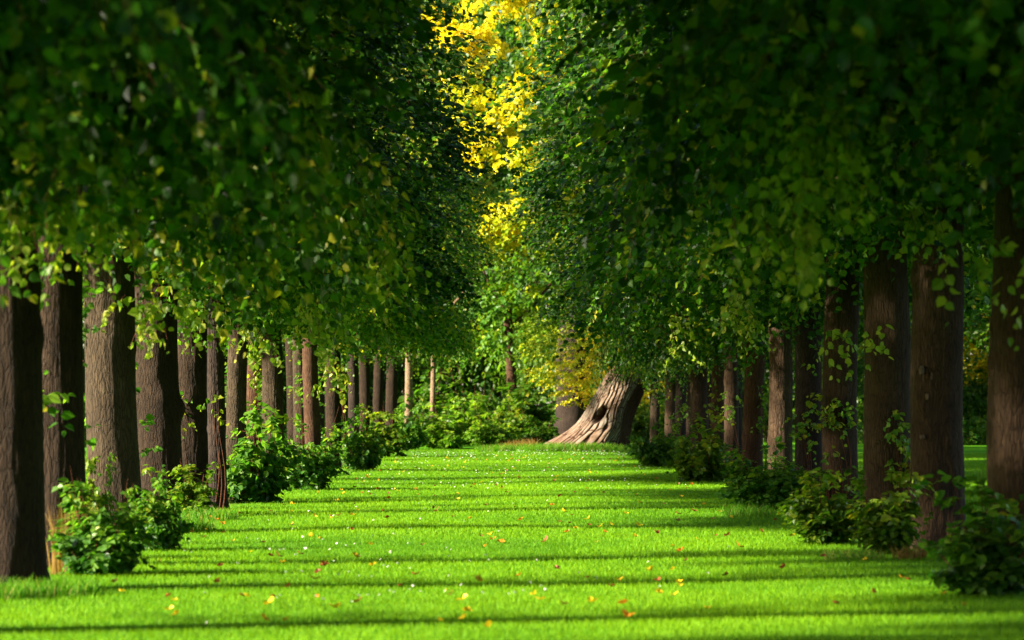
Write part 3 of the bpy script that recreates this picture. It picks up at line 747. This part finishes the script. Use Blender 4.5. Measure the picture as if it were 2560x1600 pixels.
# the stout dark tree with yellow branches hanging by the oak
def yellow_tree():
    d0 = 97.0
    t = thing('beech_tree', 'stout dark trunk with yellow and orange branches hanging left of the leaning trunk', 'tree', (1.7, d0, 0))
    me, _ = trunk_mesh('trunk', 1.05, .05, 77, BARK['dark'], top=9, near=False)
    link('trunk', me, t)
    n = 760
    # layered, nearly level sprays in front of the trunk
    px = np.concatenate([1300 + 260 * rng.random(n) ** .8, rng.uniform(1600, 1650, 40)]); py = np.concatenate([rng.uniform(780, 1010, n), rng.uniform(950, 1015, 40)])
    keep = (py < 915 + .8 * (px - 1310)) & ((px < 1500) | (py < 940) | (px > 1590)) & (py > 800 + 14 * np.sin(px * .05))
    px, py = px[keep], py[keep]
    dd = d0 - rng.uniform(.6, 4.0, len(px))
    zlev = EYE + (VY - py) * dd / F
    zlev = np.round(zlev / .28) * .28 + rng.normal(0, .05, len(px))
    C = np.stack([(px - VX) * dd / F - 1.7, dd - d0, zlev], 1)
    D = np.stack([np.full(len(px), -.3) + rng.normal(0, .7, len(px)), rng.normal(-.6, .4, len(px)), rng.normal(-.05, .1, len(px))], 1)
    tc_ = np.clip((px - 1300) / 300 + (py - 860) / 420 + rng.normal(0, .15, len(px)), 0, .93)
    V, f, fm, ti = sprays_np(C, D, 11, rng.uniform(.35, .6, len(px)), np.full(len(px), .3), .085, tc_, up=.9, noise=.3)
    link('low_foliage', mesh_np('low_foliage', V, [f], [ORANGE, TWIG], ti, fm), t)
    c = link('crown', CROWNS[3], t, (3.6, 2.5, .9), (0, 0, 2), (1.4, 1.4, 1.6)); set_mat(c, [WOOD_G, TWIG])
yellow_tree()
t = thing('woodland_tree', 'slim pale tree trunk standing just right of the leaning tan trunk', 'tree', (-2.55, 97, 0), 0, 'trees of the wood behind the lawn')
link('trunk', trunk_mesh('trunk', .16, .03, 5, BARK['pale'], near=False)[0], t)
link('crown', CROWNS[1], t, (0, 0, 1.2), (0, 0, 1), (.45, .45, .8))

# ------------------------------------------------------------------ long grass tufts
def tuft(X, d, n, rad, h, label, mat, name='grass_tuft', tm=.4, group=None, lean=.5, wd=.007):
    r_ = rad * np.sqrt(rng.random(n)); a = rng.uniform(0, 2 * math.pi, n)
    x, y = r_ * np.cos(a), r_ * np.sin(a)
    V, q, t, ti = blades(X + x, d + y, h * rng.uniform(.4, 1.1, n), np.full(n, wd), np.clip(rng.normal(tm, .25, n), 0, 1), lean)
    g0 = float(gz(X, d)); V = V - np.array([X, d, g0])
    return tag(link(name, mesh_np(name, V, [q, t], [mat], ti), None, (X, d, g0)), label, 'grass tuft', group)
X, d = gpt(150, 1490); tuft(X, d, 700, .28, .13, 'longer green grass tuft right of the foot of the leftmost trunk', LONGGR)
X, d = gpt(20, 1500); tuft(X, d, 500, .25, .16, 'grass tuft in front of the foot of the leftmost trunk', LONGGR)
X, d = gpt(165, 1440); tuft(X, d, 260, .12, .55, 'tall dry straw-coloured grass against the second left trunk', STRAW, 'dry_grass_tuft', .5, None, .18, .006)
X, d = gpt(200, 1438); tuft(X, d, 220, .09, .62, 'tan dry grass plume right of the second left trunk', STRAW, 'dry_grass_tuft', .7, None, .12, .006)
X, d = gpt(2290, 1400); tuft(X, d, 260, .20, .13, 'reddish dry grass at the foot of the scarred right trunk', STRAW, 'dry_grass_tuft', .2)
X, d = gpt(2130, 1400); tuft(X, d, 420, .3, .10, 'pale grass tuft under the yellow-leaved right shrub', LONGGR, tm=.6)
tuft(.1, 85.5, 420, .5, .3, 'orange dry grass clump left of the big leaning trunk', STRAW, 'dry_grass_tuft', .4, None, .4, .014)
for X, d, s, lab in [(.7, 84.3, .7, 'green long grass tuft below the left root of the leaning trunk'), (1.6, 84.0, .8, 'green long grass tuft in front of the leaning trunk'), (2.5, 84.0, .7, 'green long grass tuft before the dark cleft of the leaning trunk'), (-.4, 85.0, .6, 'long grass tuft left of the orange dry clump')]:
    tuft(X, d, 900, s, .22, lab, LONGGR, tm=.45, wd=.014)
for X, d, lab in [(*gpt(520, 1300), 'long grass tuft at the foot of the slim dark left trunk'), (*gpt(455, 1325), 'long shaded grass tuft left of the slim dark trunk'), (*gpt(830, 1190), 'grass tuft at the foot of the straight brown left trunk'), (*gpt(1870, 1290), 'grass tuft left of the round dark right shrub')]:
    tuft(X, d, 500, .35, .16, lab, LONGGR, wd=.009)

# ------------------------------------------------------------------ fallen leaves and daisies on the lawn
def fallen_mesh(mat, lobes, seed):
    g = np.random.default_rng(seed)
    k = 16
    th = np.linspace(0, 2 * math.pi, k, endpoint=False)
    rr = .5 * (.72 + .28 * np.cos(th * lobes)) * g.uniform(.9, 1.1, k)
    z = .16 + .22 * (rr * np.sin(th + seed)) + .22 * np.abs(np.cos(th)) * g.uniform(.4, 1.3, k)
    ring = np.stack([np.cos(th) * rr, np.sin(th) * rr * .8, z], 1)
    inner = ring * np.array([.5, .5, .55]) + np.array([0, 0, .02])
    V = np.concatenate([ring, inner, [[0, 0, .10]]])
    i = np.arange(k); j = (i + 1) % k
    q = np.stack([i, j, j + k, i + k], 1); t = np.stack([i + k, j + k, np.full(k, 2 * k)], 1)
    return mesh_np('fallen_leaf', V, [q, t], [mat], g.uniform(.1, .9, len(V)), smooth=True)
FM = {c: [fallen_mesh(m, l, s) for l, s in ((5, 1), (2, 2), (5, 3), (3, 4))] for c, m in FALL.items()}
yel = [(933, 1425), (886, 1403), (785, 1466), (1624, 1435), (1164, 1545), (1194, 1462), (1336, 1498), (660, 1566), (837, 1538), (1158, 1515), (1598, 1323), (1500, 1326), (1472, 1305), (1528, 1320), (1590, 1353), (778, 1354), (731, 1266), (882, 1299), (1219, 1586), (1646, 1493), (1479, 1518), (1684, 1499), (679, 1525), (1437, 1331)]
orn = [(1303, 1309), (1848, 1378), (526, 1303), (540, 1308), (1473, 1181), (1703, 1389), (1801, 1288), (971, 1253), (1185, 1216), (1252, 1369), (1567, 1557), (1560, 1522), (1382, 1273), (1640, 1205), (1730, 1220)]
brn = [(847, 1300), (966, 1307), (1093, 1285), (1399, 1251), (1819, 1346), (1394, 1431), (1363, 1366), (1255, 1224), (1527, 1476), (795, 1445), (812, 1427), (1738, 1288), (1694, 1309), (476, 1338), (1640, 1340)]
def zone(px, py):
    s = 'left side of the lawn' if px < 900 else ('middle of the lawn' if px < 1500 else 'right side of the lawn')
    if py > 1440: return 'blurred', 'front ' + s
    if py > 1290: return 'curled', s
    return 'small', 'far ' + s
seen = {}
def fallen(px, py, c, size):
    X, d = gpt(px, py)
    a, s = zone(px, py)
    lab = f'{a} {c} fallen leaf lying in the grass on the {s}'
    o = link('fallen_leaf', random.choice(FM[c]), None, (X, d, float(gz(X, d)) + .035), (random.uniform(-.5, .5), random.uniform(-.5, .5), random.uniform(0, 6.28)), (size,) * 3)
    tag(o, lab, 'leaf', f'{c} fallen leaves on the {s}')
for L_, c in ((yel, 'yellow'), (orn, 'orange'), (brn, 'brown')):
    for px, py in L_: fallen(px, py, c, random.uniform(.07, .105))
for i in range(225):
    py = 1142 + 430 * random.random() ** 1.9
    hw = (py - VY) * 2.55
    px = VX + random.uniform(-1, 1) * min(hw, 1200) * .95
    fallen(px, py, random.choice(('yellow', 'yellow', 'orange', 'brown', 'brown')), random.uniform(.05, .08))

def daisy_np(P, s):
    """white ray florets round a yellow centre"""
    k = 8
    n = len(P)
    th = np.arange(k) / k * 2 * math.pi
    tilt = rng.normal(0, .5, (n, 3)) + np.array([-.3, -.5, 1.0]); N_ = nrm(tilt)
    A = nrm(np.cross(N_, np.array([0, 1., 0]))); B = np.cross(N_, A)
    ring = P[:, None, :] + s[:, None, None] * (np.cos(th)[None, :, None] * A[:, None, :] + np.sin(th)[None, :, None] * B[:, None, :])
    c = P + N_ * (s * .35)[:, None]
    V = np.concatenate([ring, c[:, None, :]], 1).reshape(-1, 3)
    kk = np.arange(n)[:, None, None] * (k + 1)
    i = np.arange(k)
    f = (kk + np.stack([i, (i + 1) % k, np.full(k, k)], 1)[None]).reshape(-1, 3)
    return V, f, np.tile(np.concatenate([np.full(k, .9), [0.2]]), n)
V, f, ti = daisy_np(np.zeros((1, 3)), np.array([1.0]))
DM = mesh_np('daisy', V, [f], [PETAL], ti)
dpx = [(597, 613), (643, 600), (345, 710), (498, 712), (330, 720), (533, 725), (655, 735), (686, 708), (726, 706), (775, 705), (820, 685), (838, 692), (905, 678), (920, 662), (950, 686), (1060, 685), (1128, 655), (1222, 690), (1335, 695), (1360, 688), (1398, 678), (1428, 640), (1475, 655), (1492, 672), (1638, 595), (1713, 618), (1936, 550), (1985, 655), (740, 620), (688, 618), (908, 580), (1075, 612), (1165, 545), (1248, 540), (810, 575), (20, 700), (28, 828), (40, 630), (2285, 485), (1075, 525), (450, 490), (952, 365), (905, 410), (600, 775), (815, 570), (372, 605), (440, 600), (795, 568), (2195, 597), (1592, 412)]
DG = 'white daisies dotting the front lawn'
def daisy(px, py, s):
    X, d = gpt(px, py)
    side = 'left half' if px < 1290 else 'right half'
    o = link('daisy', DM, None, (X, d, float(gz(X, d)) + .055), (0, 0, random.uniform(0, 6)), (s,) * 3)
    tag(o, f'tiny white daisy in the grass on the {"front" if py > 1400 else "far"} {side} of the lawn', 'flower', DG)
for zx, zy in dpx: daisy(500 + zx / 1.7286, 1100 + zy / 1.7286, random.uniform(.008, .012))
for i in range(120):
    py = 1150 + 280 * random.random() ** 1.6
    cx = 1050 if py < 1280 else 900
    px = random.gauss(cx, 260)
    if abs(px - VX) < (py - VY) * 2.3: daisy(px, py, random.uniform(.009, .013))
n = 600
y = np.where(rng.random(n) < .5, rng.uniform(78, 84, n), rng.uniform(48, 80, n))
x = rng.uniform(-2.8, 2.8, n)
V, f, ti = daisy_np(np.stack([x, y, gz(x, y) + .06], 1), rng.uniform(.006, .011, n))
tag(link('clover_flowers', mesh_np('clover_flowers', V, [f], [PETAL], ti)), 'white clover and daisies scattered over the far lawn', None, None, 'stuff')
